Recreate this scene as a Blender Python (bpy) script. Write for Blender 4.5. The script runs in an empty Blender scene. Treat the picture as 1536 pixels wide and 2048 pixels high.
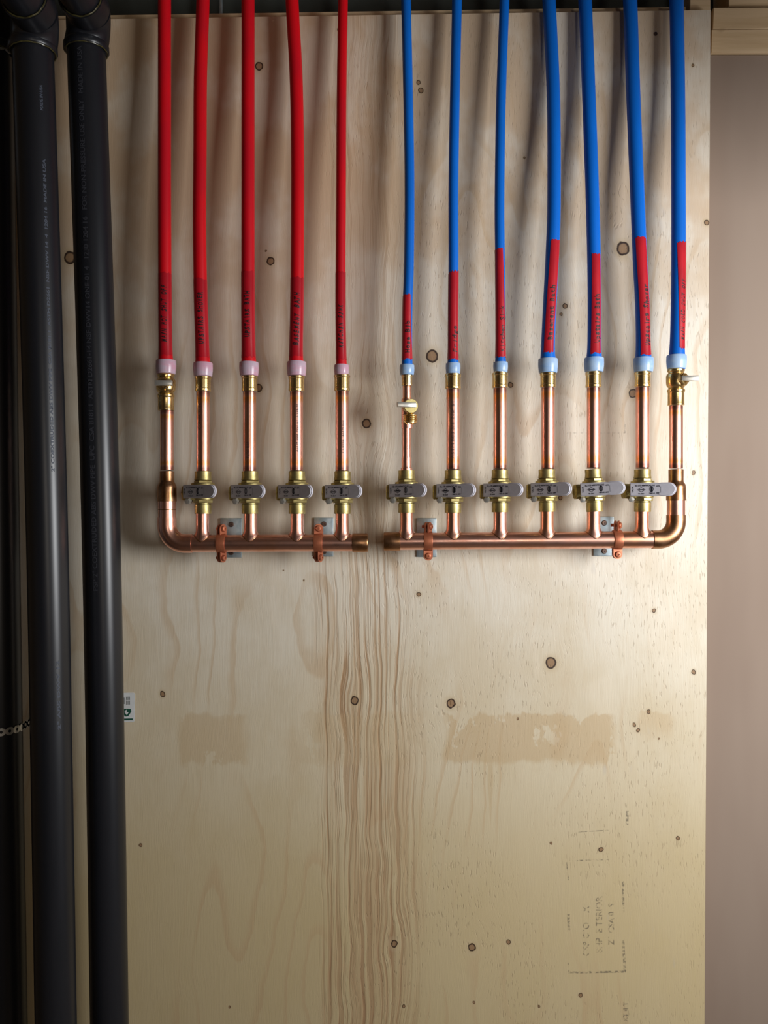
import bpy, bmesh, math, random
from mathutils import Vector, Matrix
random.seed(7)
C = bpy.context.scene.collection
scn = bpy.context.scene
PI = math.pi

# ------------------------------------------------------------ camera, world, light, exposure
F = 1657.0          # focal length for a 1536 x 2048 frame
D = 1.425           # camera to plywood face
cd = bpy.data.cameras.new('camera'); cam = bpy.data.objects.new('camera', cd); C.objects.link(cam)
cam.location = (0, -D, 0); cam.rotation_euler = (PI/2, 0, 0)
cd.sensor_fit = 'VERTICAL'; cd.sensor_height = 36; cd.lens = 36*F/2048; cd.clip_start = 0.01
scn.camera = cam
world = bpy.data.worlds.new('world'); scn.world = world; world.use_nodes = True
world.node_tree.nodes['Background'].inputs[0].default_value = (0.75, 0.85, 1.0, 1)
world.node_tree.nodes['Background'].inputs[1].default_value = 0.6
scn.view_settings.view_transform = 'Standard'; scn.view_settings.look = 'None'
scn.view_settings.gamma = 1; scn.view_settings.use_curve_mapping = False
scn.view_settings.exposure = 0.0

def area(name, loc, aim, sx, sy, power, col):
    l = bpy.data.lights.new(name, 'AREA'); l.shape = 'RECTANGLE'; l.size = sx; l.size_y = sy
    l.energy = power; l.color = col
    o = bpy.data.objects.new(name, l); C.objects.link(o); o.location = loc
    o.rotation_euler = (Vector(aim)-Vector(loc)).to_track_quat('-Z', 'Y').to_euler()
    return o
area('window_daylight', (1.24, -1.0, 0.05), (0.5, 0.0, 0.05), 0.60, 0.62, 28.5, (0.98, 0.99, 1.0))
area('window_daylight_rear', (0.65, -3.3, 0.1), (-0.1, 0, 0.0), 0.3, 0.7, 6.0, (1.0, 0.90, 0.78))

# ------------------------------------------------------------ helpers
def W(px, py, Y=0.0):
    s = (D+Y)/F
    return Vector(((px-768)*s, Y, (1024-py)*s))
def S(Y): return (D+Y)/F

def link(name, me, mat, parent=None):
    o = bpy.data.objects.new(name, me); C.objects.link(o)
    if mat is not None: me.materials.append(mat)
    if parent is not None: o.parent = parent
    return o
def obj(name, bm, mat, parent=None, smooth=True, angle=38):
    bmesh.ops.recalc_face_normals(bm, faces=bm.faces[:])
    me = bpy.data.meshes.new(name); bm.to_mesh(me); bm.free()
    if smooth:
        for p in me.polygons: p.use_smooth = True
        me.set_sharp_from_angle(angle=math.radians(angle))
    o = link(name, me, mat, parent)
    if parent is not None and parent.type == 'EMPTY':
        o.matrix_parent_inverse = Matrix.Translation(parent.location).inverted()
    return o
def tag(o, label, cat=None, group=None, kind=None):
    if label: o['label'] = label
    if cat: o['category'] = cat
    if group: o['group'] = group
    if kind: o['kind'] = kind
    return o
def thing(name, loc, label, cat, group=None):
    o = bpy.data.objects.new(name, None); C.objects.link(o); o.location = loc
    o.empty_display_size = 0.02
    return tag(o, label, cat, group)
def struct(name, bm, mat, **k):
    o = obj(name, bm, mat, **k); o['kind'] = 'structure'; return o

def box(bm, x0, x1, y0, y1, z0, z1, bev=0.0, M=None):
    t = bmesh.new()
    vs = [t.verts.new((x, y, z)) for x in (x0, x1) for y in (y0, y1) for z in (z0, z1)]
    for f in ((0,1,3,2),(4,6,7,5),(0,4,5,1),(2,3,7,6),(0,2,6,4),(1,5,7,3)):
        t.faces.new([vs[i] for i in f])
    bmesh.ops.recalc_face_normals(t, faces=t.faces[:])
    if bev: bmesh.ops.bevel(t, geom=t.edges[:]+t.verts[:], offset=bev, segments=2, affect='EDGES', profile=0.5)
    if M: bmesh.ops.transform(t, matrix=M, verts=t.verts[:])
    merge(bm, t)
def merge(bm, t):
    m = bpy.data.meshes.new('tmp'); t.to_mesh(m); t.free(); bm.from_mesh(m); bpy.data.meshes.remove(m)
def ring_faces(bm, rings, close=False, caps=True):
    n = len(rings[0]); R = [[bm.verts.new(p) for p in r] for r in rings]
    K = len(R)
    for i in range(K if close else K-1):
        a = R[i]; b = R[(i+1) % K]
        for j in range(n): bm.faces.new((a[j], a[(j+1) % n], b[(j+1) % n], b[j]))
    if caps and not close:
        bm.faces.new(R[0][::-1]); bm.faces.new(R[-1])
    return R
def lathe(bm, prof, M=None, seg=40, phase=0.0, closed=False):
    """prof: list of (r, h) revolved about local +Z; M places it"""
    M = M or Matrix()
    rings = [[M @ Vector((r*math.cos(phase+2*PI*j/seg), r*math.sin(phase+2*PI*j/seg), h)) for j in range(seg)] for r, h in prof]
    return ring_faces(bm, rings, close=closed, caps=not closed)
def vprof(bm, cx, cyY, prof, seg=40, sc=None, phase=0.0):
    """vertical lathe; prof of (half width px, photo y px) at depth cyY"""
    s = S(cyY); lathe(bm, [(h*s, (1024-y)*s) for h, y in prof], Matrix.Translation((cx, cyY, 0)), seg, phase)
def axisM(loc, direction):
    q = Vector(direction).to_track_quat('Z', 'Y'); return Matrix.Translation(loc) @ q.to_matrix().to_4x4()
def sweep(bm, pts, rad, seg=28, close=False, caps=True):
    n = len(pts); rings = []
    t0 = (pts[1]-pts[0]).normalized()
    u = t0.orthogonal().normalized()
    for i, p in enumerate(pts):
        if close: t = (pts[(i+1) % n]-pts[i-1]).normalized()
        else: t = (pts[min(i+1, n-1)]-pts[max(i-1, 0)]).normalized()
        u = (u-t*u.dot(t)).normalized(); v = t.cross(u)
        r = rad[i] if isinstance(rad, (list, tuple)) else rad
        rings.append([p+(u*math.cos(2*PI*j/seg)+v*math.sin(2*PI*j/seg))*r for j in range(seg)])
    ring_faces(bm, rings, close=close, caps=caps)
def catmull(P, n=12):
    out = []
    Q = [P[0]*2-P[1]]+P+[P[-1]*2-P[-2]]
    for i in range(1, len(Q)-2):
        a, b, c, d = Q[i-1], Q[i], Q[i+1], Q[i+2]
        for k in range(n):
            t = k/n
            out.append(0.5*((2*b)+(c-a)*t+(2*a-5*b+4*c-d)*t*t+(3*b-a-3*c+d)*t**3))
    out.append(P[-1]); return out
def prism(bm, poly, y0, y1, M=None):
    """polygon in XZ extruded along Y"""
    t = bmesh.new()
    a = [t.verts.new((x, y0, z)) for x, z in poly]; b = [t.verts.new((x, y1, z)) for x, z in poly]
    t.faces.new(a); t.faces.new(b[::-1]); n = len(poly)
    for i in range(n): t.faces.new((a[i], b[i], b[(i+1) % n], a[(i+1) % n]))
    if M: bmesh.ops.transform(t, matrix=M, verts=t.verts[:])
    merge(bm, t)

def text_bm(s, size, bold=0.0, shear=0.0, cut=0.0022, stretch=None, font_res=3):
    """flat text mesh in XY, x along the line; sliced so that it can be wrapped. returns bm, width"""
    c = bpy.data.curves.new('txt', 'FONT'); c.body = s; c.size = size; c.offset = bold; c.shear = shear; c.resolution_u = font_res
    o = bpy.data.objects.new('txt', c); C.objects.link(o)
    dg = bpy.context.evaluated_depsgraph_get(); dg.update()
    me = bpy.data.meshes.new_from_object(o.evaluated_get(dg))
    bpy.data.objects.remove(o); bpy.data.curves.remove(c)
    bm = bmesh.new(); bm.from_mesh(me); bpy.data.meshes.remove(me)
    if not bm.verts: return bm, 0
    x0 = min(v.co.x for v in bm.verts); x1 = max(v.co.x for v in bm.verts)
    for v in bm.verts:
        v.co.x -= x0; v.co.z = 0
        if stretch: v.co.x *= stretch/(x1-x0)
    if cut:
        y = min(v.co.y for v in bm.verts); y1 = max(v.co.y for v in bm.verts)
        while y < y1:
            y += cut
            bmesh.ops.bisect_plane(bm, geom=bm.verts[:]+bm.edges[:]+bm.faces[:], plane_co=(0, y, 0), plane_no=(0, 1, 0))
    return bm, (stretch or (x1-x0))
def weld_text(dst, src, fn):
    for v in src.verts: v.co = fn(v.co.x, v.co.y)
    merge(dst, src)

# ------------------------------------------------------------ materials
class E:
    """tiny expression wrapper over Math nodes"""
    def __init__(s, nt, sock): s.nt = nt; s.s = sock
    def _m(s, op, b=None, c=None, clamp=False):
        n = s.nt.nodes.new('ShaderNodeMath'); n.operation = op; n.use_clamp = clamp
        s.nt.links.new(s.s, n.inputs[0])
        for i, v in ((1, b), (2, c)):
            if v is None: continue
            if isinstance(v, E): s.nt.links.new(v.s, n.inputs[i])
            else: n.inputs[i].default_value = v
        return E(s.nt, n.outputs[0])
    def __add__(s, o): return s._m('ADD', o)
    def __sub__(s, o): return s._m('SUBTRACT', o)
    def __mul__(s, o): return s._m('MULTIPLY', o)
    __radd__ = __add__; __rmul__ = __mul__
    def neg(s): return s*-1.0
    def exp(s): return s._m('EXPONENT')
    def frac(s): return s._m('FRACT')
    def abs(s): return s._m('ABSOLUTE')
    def sin(s): return s._m('SINE')
    def min(s, o): return s._m('MINIMUM', o)
    def max(s, o): return s._m('MAXIMUM', o)
    def pw(s, o): return s._m('POWER', o)
    def sat(s): return s._m('ADD', 0.0, clamp=True)
    def ss(s, a, b):
        n = s.nt.nodes.new('ShaderNodeMapRange'); n.interpolation_type = 'SMOOTHSTEP'
        s.nt.links.new(s.s, n.inputs[0]); n.inputs[1].default_value = a; n.inputs[2].default_value = b
        return E(s.nt, n.outputs[0])
    def inv(s): return s*-1.0+1.0
def noise(nt, vec, scale=1.0, detail=2.0, rough=0.5):
    n = nt.nodes.new('ShaderNodeTexNoise'); n.inputs['Scale'].default_value = scale
    n.inputs['Detail'].default_value = detail; n.inputs['Roughness'].default_value = rough
    nt.links.new(vec, n.inputs['Vector']); return E(nt, n.outputs[0])
def comb(nt, x, y, z=0.0):
    n = nt.nodes.new('ShaderNodeCombineXYZ')
    for i, v in enumerate((x, y, z)):
        if isinstance(v, E): nt.links.new(v.s, n.inputs[i])
        else: n.inputs[i].default_value = v
    return n.outputs[0]
def mixc(nt, fac, a, b, mode='MIX'):
    n = nt.nodes.new('ShaderNodeMix'); n.data_type = 'RGBA'; n.blend_type = mode
    if isinstance(fac, E): nt.links.new(fac.s, n.inputs[0])
    else: n.inputs[0].default_value = fac
    for i, v in ((6, a), (7, b)):
        if isinstance(v, (tuple, list)): n.inputs[i].default_value = (*v[:3], 1)
        else: nt.links.new(v, n.inputs[i])
    return n.outputs[2]
def ramp(nt, fac, stops):
    n = nt.nodes.new('ShaderNodeValToRGB'); cr = n.color_ramp
    while len(cr.elements) < len(stops): cr.elements.new(0.5)
    for e, (p, c) in zip(cr.elements, stops): e.position = p; e.color = (*c, 1)
    nt.links.new(fac.s, n.inputs[0]); return n.outputs[0]
def base(name, col=(0.5,0.5,0.5), rough=0.5, metal=0.0, spec=0.5, **k):
    m = bpy.data.materials.new(name); m.use_nodes = True; nt = m.node_tree
    b = nt.nodes['Principled BSDF']
    b.inputs['Base Color'].default_value = (*col, 1); b.inputs['Roughness'].default_value = rough
    b.inputs['Metallic'].default_value = metal; b.inputs['Specular IOR Level'].default_value = spec
    for kk, v in k.items(): b.inputs[kk].default_value = v
    return m, nt, b
def coords(nt, out='Object', sc=(1,1,1)):
    t = nt.nodes.new('ShaderNodeTexCoord'); mp = nt.nodes.new('ShaderNodeMapping')
    mp.inputs['Scale'].default_value = sc; nt.links.new(t.outputs[out], mp.inputs['Vector']); return mp.outputs[0]
def bump(nt, b, h, strength, dist=0.001):
    n = nt.nodes.new('ShaderNodeBump'); n.inputs['Strength'].default_value = strength; n.inputs['Distance'].default_value = dist
    nt.links.new(h.s, n.inputs['Height']); nt.links.new(n.outputs[0], b.inputs['Normal'])
def simple(name, a, b2, rough, metal=0.0, scale=(60,60,60), detail=4, spec=0.5, lo=0.35, hi=0.65, bmp=0.0, rvar=0.0, **k):
    m, nt, b = base(name, a, rough, metal, spec, **k)
    n = noise(nt, coords(nt, sc=scale), 1.0, detail, 0.6)
    nt.links.new(mixc(nt, n.ss(lo, hi), a, b2), b.inputs['Base Color'])
    if rvar: nt.links.new((n*rvar+(rough-rvar*0.5)).s, b.inputs['Roughness'])
    if bmp: bump(nt, b, n, bmp)
    return m

M_red = simple('red_plastic_tube', (0.62,0.002,0.008), (0.5,0.003,0.012), 0.42, scale=(20,20,6), spec=0.35, **{'Subsurface Weight':0.0})
M_blue = simple('blue_plastic_tube', (0.001,0.13,0.58), (0.001,0.115,0.51), 0.42, scale=(20,20,6), spec=0.35)
M_ringr = simple('pink_translucent_ring', (0.66,0.36,0.46), (0.6,0.46,0.55), 0.28, scale=(50,50,90), **{'Transmission Weight':0.12})
M_ringb = simple('pale_blue_ring', (0.29,0.47,0.76), (0.4,0.55,0.74), 0.28, scale=(50,50,90), **{'Transmission Weight':0.1})
M_tape = simple('red_tape', (0.46,0.012,0.022), (0.38,0.01,0.02), 0.3, scale=(60,60,20), bmp=0.2)
M_tape2 = simple('red_tape_on_red', (0.43,0.006,0.016), (0.36,0.006,0.014), 0.28, scale=(60,60,20), bmp=0.2)
M_ink, _, _ = base('black_marker', (0.012,0.006,0.008), 0.5)
M_print, _, _ = base('copper_print_ink', (0.05,0.02,0.02), 0.6)
M_hprint, _, _ = base('handle_print', (0.03,0.03,0.05), 0.6)
M_grey = simple('grey_vinyl', (0.60,0.59,0.65), (0.54,0.53,0.59), 0.42, scale=(60,60,60))
M_brass = simple('polished_brass', (0.82,0.60,0.28), (0.66,0.47,0.2), 0.27, 1.0, scale=(70,70,70), rvar=0.12)
M_cast = simple('cast_brass', (0.56,0.47,0.21), (0.42,0.34,0.14), 0.44, 1.0, scale=(90,90,90), bmp=0.25, rvar=0.2)
M_tarn = simple('tarnished_copper', (0.34,0.17,0.075), (0.5,0.27,0.15), 0.34, 1.0, scale=(45,45,45), rvar=0.2)
M_clamp = simple('copper_coated_steel', (0.48,0.155,0.075), (0.36,0.11,0.055), 0.42, 0.55, scale=(60,60,60), rvar=0.2)
M_galv = simple('galvanised_plate', (0.36,0.44,0.48), (0.5,0.56,0.58), 0.45, 0.75, scale=(80,80,80), rvar=0.2)
M_steel = simple('nickel_steel', (0.72,0.70,0.64), (0.62,0.60,0.55), 0.33, 0.8, scale=(90,90,90))
M_screw = simple('dark_screw', (0.12,0.09,0.08), (0.2,0.13,0.1), 0.4, 0.8, scale=(200,200,200))
M_solder = simple('solder', (0.7,0.68,0.64), (0.6,0.55,0.5), 0.3, 1.0)
M_abs = simple('black_abs', (0.009,0.010,0.013), (0.012,0.0125,0.016), 0.34, scale=(30,30,4), spec=0.5)
M_glue = simple('yellow_glue', (0.07,0.06,0.02), (0.03,0.025,0.012), 0.25, scale=(80,80,80))
M_absprint, _, _ = base('grey_pipe_print', (0.028,0.029,0.037), 0.6)
M_absprint2, _, _ = base('blue_grey_pipe_print', (0.05,0.06,0.085), 0.6)
M_brown = simple('brown_board', (0.265,0.20,0.155), (0.235,0.172,0.132), 0.75, scale=(6,6,1.2), detail=3, spec=0.25)
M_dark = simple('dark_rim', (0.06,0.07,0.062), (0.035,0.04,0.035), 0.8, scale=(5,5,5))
M_room = simple('unfinished_room', (0.23,0.165,0.10), (0.17,0.12,0.075), 0.9, scale=(2,2,2))
M_floor = simple('dusty_subfloor', (0.20,0.155,0.11), (0.16,0.12,0.085), 0.85, scale=(4,4,4), bmp=0.2)
M_white = simple('sticker_white', (0.68,0.69,0.68), (0.62,0.63,0.62), 0.5, scale=(40,40,40))
M_green, _, _ = base('sticker_green', (0.01,0.075,0.045), 0.5)
M_gtext, _, _ = base('sticker_grey_text', (0.16,0.17,0.17), 0.5)

def copper(name, ramp_z):
    m, nt, b = base(name, (0.8,0.42,0.3), 0.23, 1.0)
    n = noise(nt, coords(nt, sc=(45,45,22)), 1.0, 4, 0.6)
    n2 = noise(nt, coords(nt, sc=(10,10,9)), 1.0, 2, 0.5)
    col = mixc(nt, n.ss(0.35, 0.7), (0.93,0.54,0.44), (0.80,0.40,0.30))
    col = mixc(nt, n2.ss(0.45, 0.7)*0.6, col, (0.78,0.36,0.17))
    if ramp_z:
        t = nt.nodes.new('ShaderNodeTexCoord'); sp = nt.nodes.new('ShaderNodeSeparateXYZ')
        nt.links.new(t.outputs['Generated'], sp.inputs[0]); z = E(nt, sp.outputs[2])
        z = z+(n-0.5)*0.05+(n2-0.5)*0.12
        d = (z-0.5).abs()
        col = mixc(nt, d.ss(0.30, 0.40)*d.ss(0.40, 0.46).inv()*0.75, col, (0.80,0.34,0.10))
        col = mixc(nt, d.ss(0.41, 0.47)*0.75, col, (0.36,0.15,0.11))
    nt.links.new(col, b.inputs['Base Color'])
    nt.links.new((n*0.18+0.22).s, b.inputs['Roughness'])
    return m
M_cu = copper('copper', False); M_riser = copper('heat_marked_copper', True)

# plywood ------------------------------------------------------------
KNOTS = [(518,132,8),(541,522,8),(532,502,2.5),(518,776,7),(733,847,9),(864,712,12),(1246,497,13),(1130,612,6),(1122,628,3.5),
 (842,181,6),(837,165,5),(1021,770,6),(1266,787,9),(1121,996,5),(325,1388,6),(709,1401,8),(902,1407,9),(1102,1326,11),
 (838,1189,5),(1308,1221,5),(1387,1344,5),(1297,1423,5),(1035,1437,3),(1276,1460,5),(1269,1450,4),(281,1690,4),(1102,1686,3),(1202,1699,6),
 (1356,1677,4.5),(789,1888,7),(944,1895,7.5),(1017,1884,5),(1161,1990,5),(1078,2013,3),(948,2005,3),(459,2014,3),(807,2012,4),
 (608,1161,2),(567,1141,1.6),(140,515,12),(1385,130,3.5),(1413,445,6),(678,60,4),(1049,316,2.5),(1318,1478,2.4),(1388,945,4),(1386,948,3)]
def make_plywood():
    m, nt, b = base('plywood_veneer', (0.7,0.58,0.4), 0.5, 0, 0.35)
    t = nt.nodes.new('ShaderNodeTexCoord'); sp = nt.nodes.new('ShaderNodeSeparateXYZ')
    nt.links.new(t.outputs['Object'], sp.inputs[0])
    u = E(nt, sp.outputs[0])*(1/0.00086)+768.0; v = E(nt, sp.outputs[2])*(-1/0.00086)+1024.0
    # knots: nearest scaled distance
    jit = noise(nt, comb(nt, u*0.08, v*0.08, 3.0), 1.0, 2)
    ku = u+(jit-0.5)*5.0; kv = v*0.9+(jit-0.5)*5.0
    kvec = comb(nt, ku, kv, 0.0); dm = None
    for (x, y, r) in KNOTS:
        n = nt.nodes.new('ShaderNodeVectorMath'); n.operation = 'DISTANCE'
        nt.links.new(kvec, n.inputs[0]); n.inputs[1].default_value = (x, y*0.9, 0)
        d = E(nt, n.outputs['Value'])*(1.0/(r if r >= 7 else r*0.85))
        dm = d if dm is None else dm.min(d)
    # grain warps sideways round the bigger knots
    wu = u
    for (x, y, r) in [k for k in KNOTS if k[2] >= 7]:
        du = (u-x)*(1/(r*5.0)); dv = (v-y)*(1/(r*7.0))
        g = (du*du+dv*dv).neg().exp()
        wu = wu-g*du*(r*3.2)
    lowv = noise(nt, comb(nt, u*0.003, v*0.0022, 1.3), 1.0, 3, 0.55)
    wob = (noise(nt, comb(nt, u*0.01, v*0.006, 7.0), 1.0, 3)-0.5)
    # dense straight grain in the middle column, leaning with height
    cx = (lowv-0.5)*70.0+wu+wob*8.0
    nA = noise(nt, comb(nt, cx*0.115, v*0.0012, 2.0), 1.0, 3, 0.65)
    nA2 = noise(nt, comb(nt, cx*0.16, v*0.004, 12.0), 1.0, 2, 0.5)
    edge = noise(nt, comb(nt, 0.5, v*0.004, 5.0), 1.0, 3)
    cc = (u+(edge-0.5)*90.0)
    colm = cc.ss(622, 655)*cc.ss(785, 860).inv()
    colm = colm*v.ss(950, 1300)+cc.ss(640, 680)*cc.ss(770, 820).inv()*v.ss(950, 1300).inv()*0.45
    lineA = (nA.ss(0.47, 0.60)*0.9+nA2.ss(0.52, 0.64)*0.5)*colm
    # wide cathedral figure elsewhere
    h = noise(nt, comb(nt, cx*0.0045, v*0.0011, 9.1), 1.0, 1.5, 0.4)*9.0+wu*0.012+(v*0.0006).sin()*2.0+wob*0.8
    fr = h.frac()
    figm = noise(nt, comb(nt, u*0.004, v*0.003, 4.4), 1.0, 2).ss(0.4, 0.62)
    lineB = fr.ss(0.72, 0.93)*fr.ss(0.95, 1.0).inv()*figm*0.75
    fine = noise(nt, comb(nt, cx*0.5, v*0.012, 6.0), 1.0, 4, 0.7)
    pits = noise(nt, comb(nt, cx*0.32, v*0.05, 8.0), 1.0, 2, 0.5).ss(0.60, 0.70)*noise(nt, comb(nt, u*0.005, v*0.004, 11.0), 1.0, 2).ss(0.38, 0.56)*u.ss(560, 800)
    mott = noise(nt, comb(nt, u*0.006, v*0.004, 15.0), 1.0, 4, 0.6)
    mott2 = noise(nt, comb(nt, u*0.012, v*0.0035, 21.0), 1.0, 3, 0.5)
    col = mixc(nt, mott.ss(0.35, 0.68), (0.725,0.67,0.57), (0.635,0.555,0.43))
    col = mixc(nt, mott2.ss(0.54, 0.6)*0.35, col, (0.76,0.68,0.56))
    col = mixc(nt, v.ss(1050, 1900)*0.85, col, (0.53,0.412,0.205))  # warm tone of the dimmer light low down, put into the veneer colour
    up = v.ss(700, 250)
    col = mixc(nt, v.ss(300, 950).inv()*(mott.ss(0.40, 0.56)*0.45+0.25+u.ss(1250, 700)*0.2), col, (0.54,0.375,0.235))  # brown upper stains, plus warm shade painted in, stronger to the left
    col = mixc(nt, (fine-0.42).sat()*1.1, col, (0.52,0.40,0.26))
    core = noise(nt, comb(nt, cx*0.03, v*0.002, 17.0), 1.0, 3, 0.6).ss(0.42, 0.6)*colm*v.ss(1150, 1500)
    col = mixc(nt, core*0.5, col, (0.46,0.31,0.17))
    col = mixc(nt, lineB*0.6, col, (0.50,0.34,0.19))
    col = mixc(nt, (lineA*0.75).sat(), col, (0.38,0.235,0.125))
    col = mixc(nt, pits*0.35, col, (0.40,0.29,0.18))
    # old water stains in a level band
    e1 = noise(nt, comb(nt, u*0.02, v*0.012, 31.0), 1.0, 4, 0.6)
    vv = v+(e1-0.5)*70.0; uu = u+(e1-0.5)*50.0
    band = vv.ss(1425, 1432)*vv.ss(1520, 1535).inv()
    bx = uu.ss(885, 900)*uu.ss(1215, 1235).inv()
    bx2 = uu.ss(350, 365)*uu.ss(480, 505).inv()*vv.ss(1420, 1440)*0.8
    bx3 = uu.ss(560, 640)*uu.ss(760, 900).inv()*0.45
    bx4 = uu.ss(1270, 1285)*uu.ss(1330, 1350).inv()*vv.ss(1420, 1428)*vv.ss(1440, 1490).inv()*0.7
    holes = e1.ss(0.38, 0.42)
    drip = (uu-980.0).abs().ss(9, 5).inv() if False else ((u-981.0).abs()*0.1+(v-1560.0).abs()*0.006).ss(0.45, 0.7).inv()*v.ss(1520, 1530)*0.7
    st = ((bx+bx2+bx3)*band*holes).max(bx4).max(drip).sat()
    col = mixc(nt, st*0.62, col, (0.50,0.36,0.20))
    # pale bluish smears
    sm = noise(nt, comb(nt, u*0.03, v*0.01, 44.0), 1.0, 2).ss(0.68, 0.75)*u.ss(1050, 1200)
    col = mixc(nt, sm*0.25, col, (0.42,0.40,0.38))
    # knots
    kc = ramp(nt, dm*0.3333, [(0.0,(0.30,0.185,0.10)),(0.21,(0.28,0.17,0.09)),(0.26,(0.04,0.022,0.015)),(0.315,(0.05,0.028,0.018)),(0.35,(0.46,0.34,0.19)),(0.6,(0.56,0.45,0.30))])
    col = mixc(nt, dm.ss(0.95, 1.12).inv().max(dm.ss(1.0, 2.4).inv()*0.45), col, kc)
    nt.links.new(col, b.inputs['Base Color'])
    hgt = fine*0.4+lineA.neg()*0.5+pits.neg()*0.6
    bump(nt, b, hgt, 0.5, 0.0014)
    return m
M_ply = make_plywood()
def wood(name, a, c2, sc):
    m, nt, b = base(name, a, 0.6, 0, 0.3)
    n = noise(nt, coords(nt, sc=sc), 1.0, 4, 0.65); k = noise(nt, coords(nt, sc=(14,14,22)), 1.0, 1, 0.4)
    c = mixc(nt, n.ss(0.35, 0.7), a, c2); c = mixc(nt, k.ss(0.70, 0.76)*0.7, c, (0.2,0.11,0.05))
    nt.links.new(c, b.inputs['Base Color']); return m
M_timber = wood('framing_timber', (0.60,0.44,0.27), (0.50,0.35,0.20), (4,60,60))
M_edge = wood('plywood_edge', (0.55,0.42,0.27), (0.33,0.22,0.13), (3,3,500))
# faded ink: see-through where worn
M_stamp, nt_, b_ = base('faded_ink', (0.10,0.09,0.08), 0.7)
nn = noise(nt_, coords(nt_, sc=(160,160,160)), 1.0, 3, 0.6)
nt_.links.new((nn.ss(0.40, 0.62)*0.42).s, b_.inputs['Alpha'])

# ------------------------------------------------------------ the room
CZ = W(0, 0, 0.0).z
bm = bmesh.new(); box(bm, -1.7, 1.5, 0.026, 0.06, -1.4, 0.80); struct('wall_back', bm, M_brown, smooth=False)
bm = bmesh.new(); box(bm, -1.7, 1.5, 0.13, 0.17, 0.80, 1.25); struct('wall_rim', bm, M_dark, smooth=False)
bm = bmesh.new(); box(bm, -1.75, 1.5, -3.6, 0.06, -1.45, -1.4); struct('floor', bm, M_floor, smooth=False)
bm = bmesh.new(); box(bm, -1.75, 1.5, -3.6, 0.17, 1.25, 1.3); struct('ceiling', bm, M_room, smooth=False)
bm = bmesh.new(); box(bm, -1.75, -1.7, -3.6, 0.06, -1.4, 1.25); struct('wall_left', bm, M_room, smooth=False)
# right wall with its window opening (y -1.45..-0.55, z -0.5..0.55)
bm = bmesh.new()
box(bm, 1.36, 1.42, -0.50, 0.026, -1.4, 1.25); box(bm, 1.36, 1.42, -3.6, -1.5, -1.4, 1.25)
box(bm, 1.36, 1.42, -1.5, -0.50, -1.4, -0.5); box(bm, 1.36, 1.42, -1.5, -0.50, 0.55, 1.25)
struct('wall_right', bm, M_room, smooth=False)
w1 = thing('window_1', (1.39, -1.0, -0.5), 'window in the right wall that lights the plywood', 'window'); w1['kind'] = 'structure'
bm = bmesh.new()
for a in ((-1.5,-1.46,-0.5,0.55), (-0.54,-0.50,-0.5,0.55), (-1.5,-0.5,-0.5,-0.46), (-1.5,-0.5,0.51,0.55), (-1.015,-0.985,-0.5,0.55)):
    box(bm, 1.375, 1.405, a[0], a[1], a[2], a[3], 0.003)
obj('window_frame', bm, M_white, w1)
bm = bmesh.new(); box(bm, -1.75, 1.42, -3.65, -3.6, -1.4, 1.25); struct('wall_front', bm, M_room, smooth=False)
# unseen box added right of the view, shading the top of the plywood
bm = bmesh.new(); box(bm, 0.78, 0.98, -1.25, -0.38, 0.465, 1.25, 0.003); struct('shade_box_1', bm, M_room)

# double top plate at the head of the wall
def quad_board(name, pts, y0, y1, mat, label, cat, parent=None):
    bm = bmesh.new(); prism(bm, [(W(x, y, y0).x, W(x, y, y0).z) for x, y in pts], y0, y1)
    bmesh.ops.bevel(bm, geom=bm.edges[:], offset=0.001, segments=1, affect='EDGES')
    o = obj(name, bm, mat, parent)
    if parent is None: tag(o, label, cat)
    return o
quad_board('timber_plate', [(1426,58),(1700,56),(1700,13),(1427,15)], 0.019, 0.10, M_timber, 'upper of the two pale stacked timber plates at the top right, with two dark knots', 'timber')
quad_board('timber_plate', [(1423,105),(1700,103),(1700,57),(1423,59)], 0.0195, 0.10, M_timber, 'lower of the two pale stacked timber plates, just above the brown board', 'timber')
quad_board('floor_joist', [(1458,13),(1700,11),(1700,-120),(1458,-120)], 0.03, 0.10, M_timber, 'warm brown joist end cut off by the top right corner, above the plates', 'timber')
quad_board('timber_post', [(1380,120),(1421,120),(1421,-120),(1380,-120)], 0.0185, 0.10, M_timber, 'pale upright timber rising above the top right corner of the plywood', 'timber')
quad_board('backing_strip', [(-100,60),(1372,40),(1372,13),(-100,34)], 0.0185, 0.06, M_timber, 'thin pale timber strip showing along the top edge of the plywood', 'timber')
# grey cable hanging in the dark above the plywood
bm = bmesh.new(); sweep(bm, catmull([W(438,-120,0.07), W(441,-20,0.072), W(442,26,0.07), W(441,60,0.075)], 8), 0.0032, 12)
tag(obj('grey_cable', bm, M_galv), 'short grey cable in the dark gap above the plywood, between two red tubes', 'cable')

# ------------------------------------------------------------ plywood sheet
ply = thing('plywood_sheet', W(700, 2200), 'large pale knotty plywood sheet behind all the tubes and pipes, with water stains', 'board')
bm = bmesh.new()
q = [(-30,42),(1421,20),(1415,1024),(1409,2048),(1408,2150),(-30,2150)]
prism(bm, [(W(x, y).x, W(x, y).z) for x, y in q], 0.0, 0.018)
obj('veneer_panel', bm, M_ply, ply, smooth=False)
bm = bmesh.new()   # the plies seen on the cut right edge
pr = [(1421,20),(1415,1024),(1409,2048),(1408,2150)]
for a, b in zip(pr[:-1], pr[1:]):
    A = W(*a); B = W(*b)
    vs = [bm.verts.new((A.x+0.0003, 0.0004, A.z)), bm.verts.new((A.x+0.0003, 0.0176, A.z)), bm.verts.new((B.x+0.0003, 0.0176, B.z)), bm.verts.new((B.x+0.0003, 0.0004, B.z))]
    bm.faces.new(vs)
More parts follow.
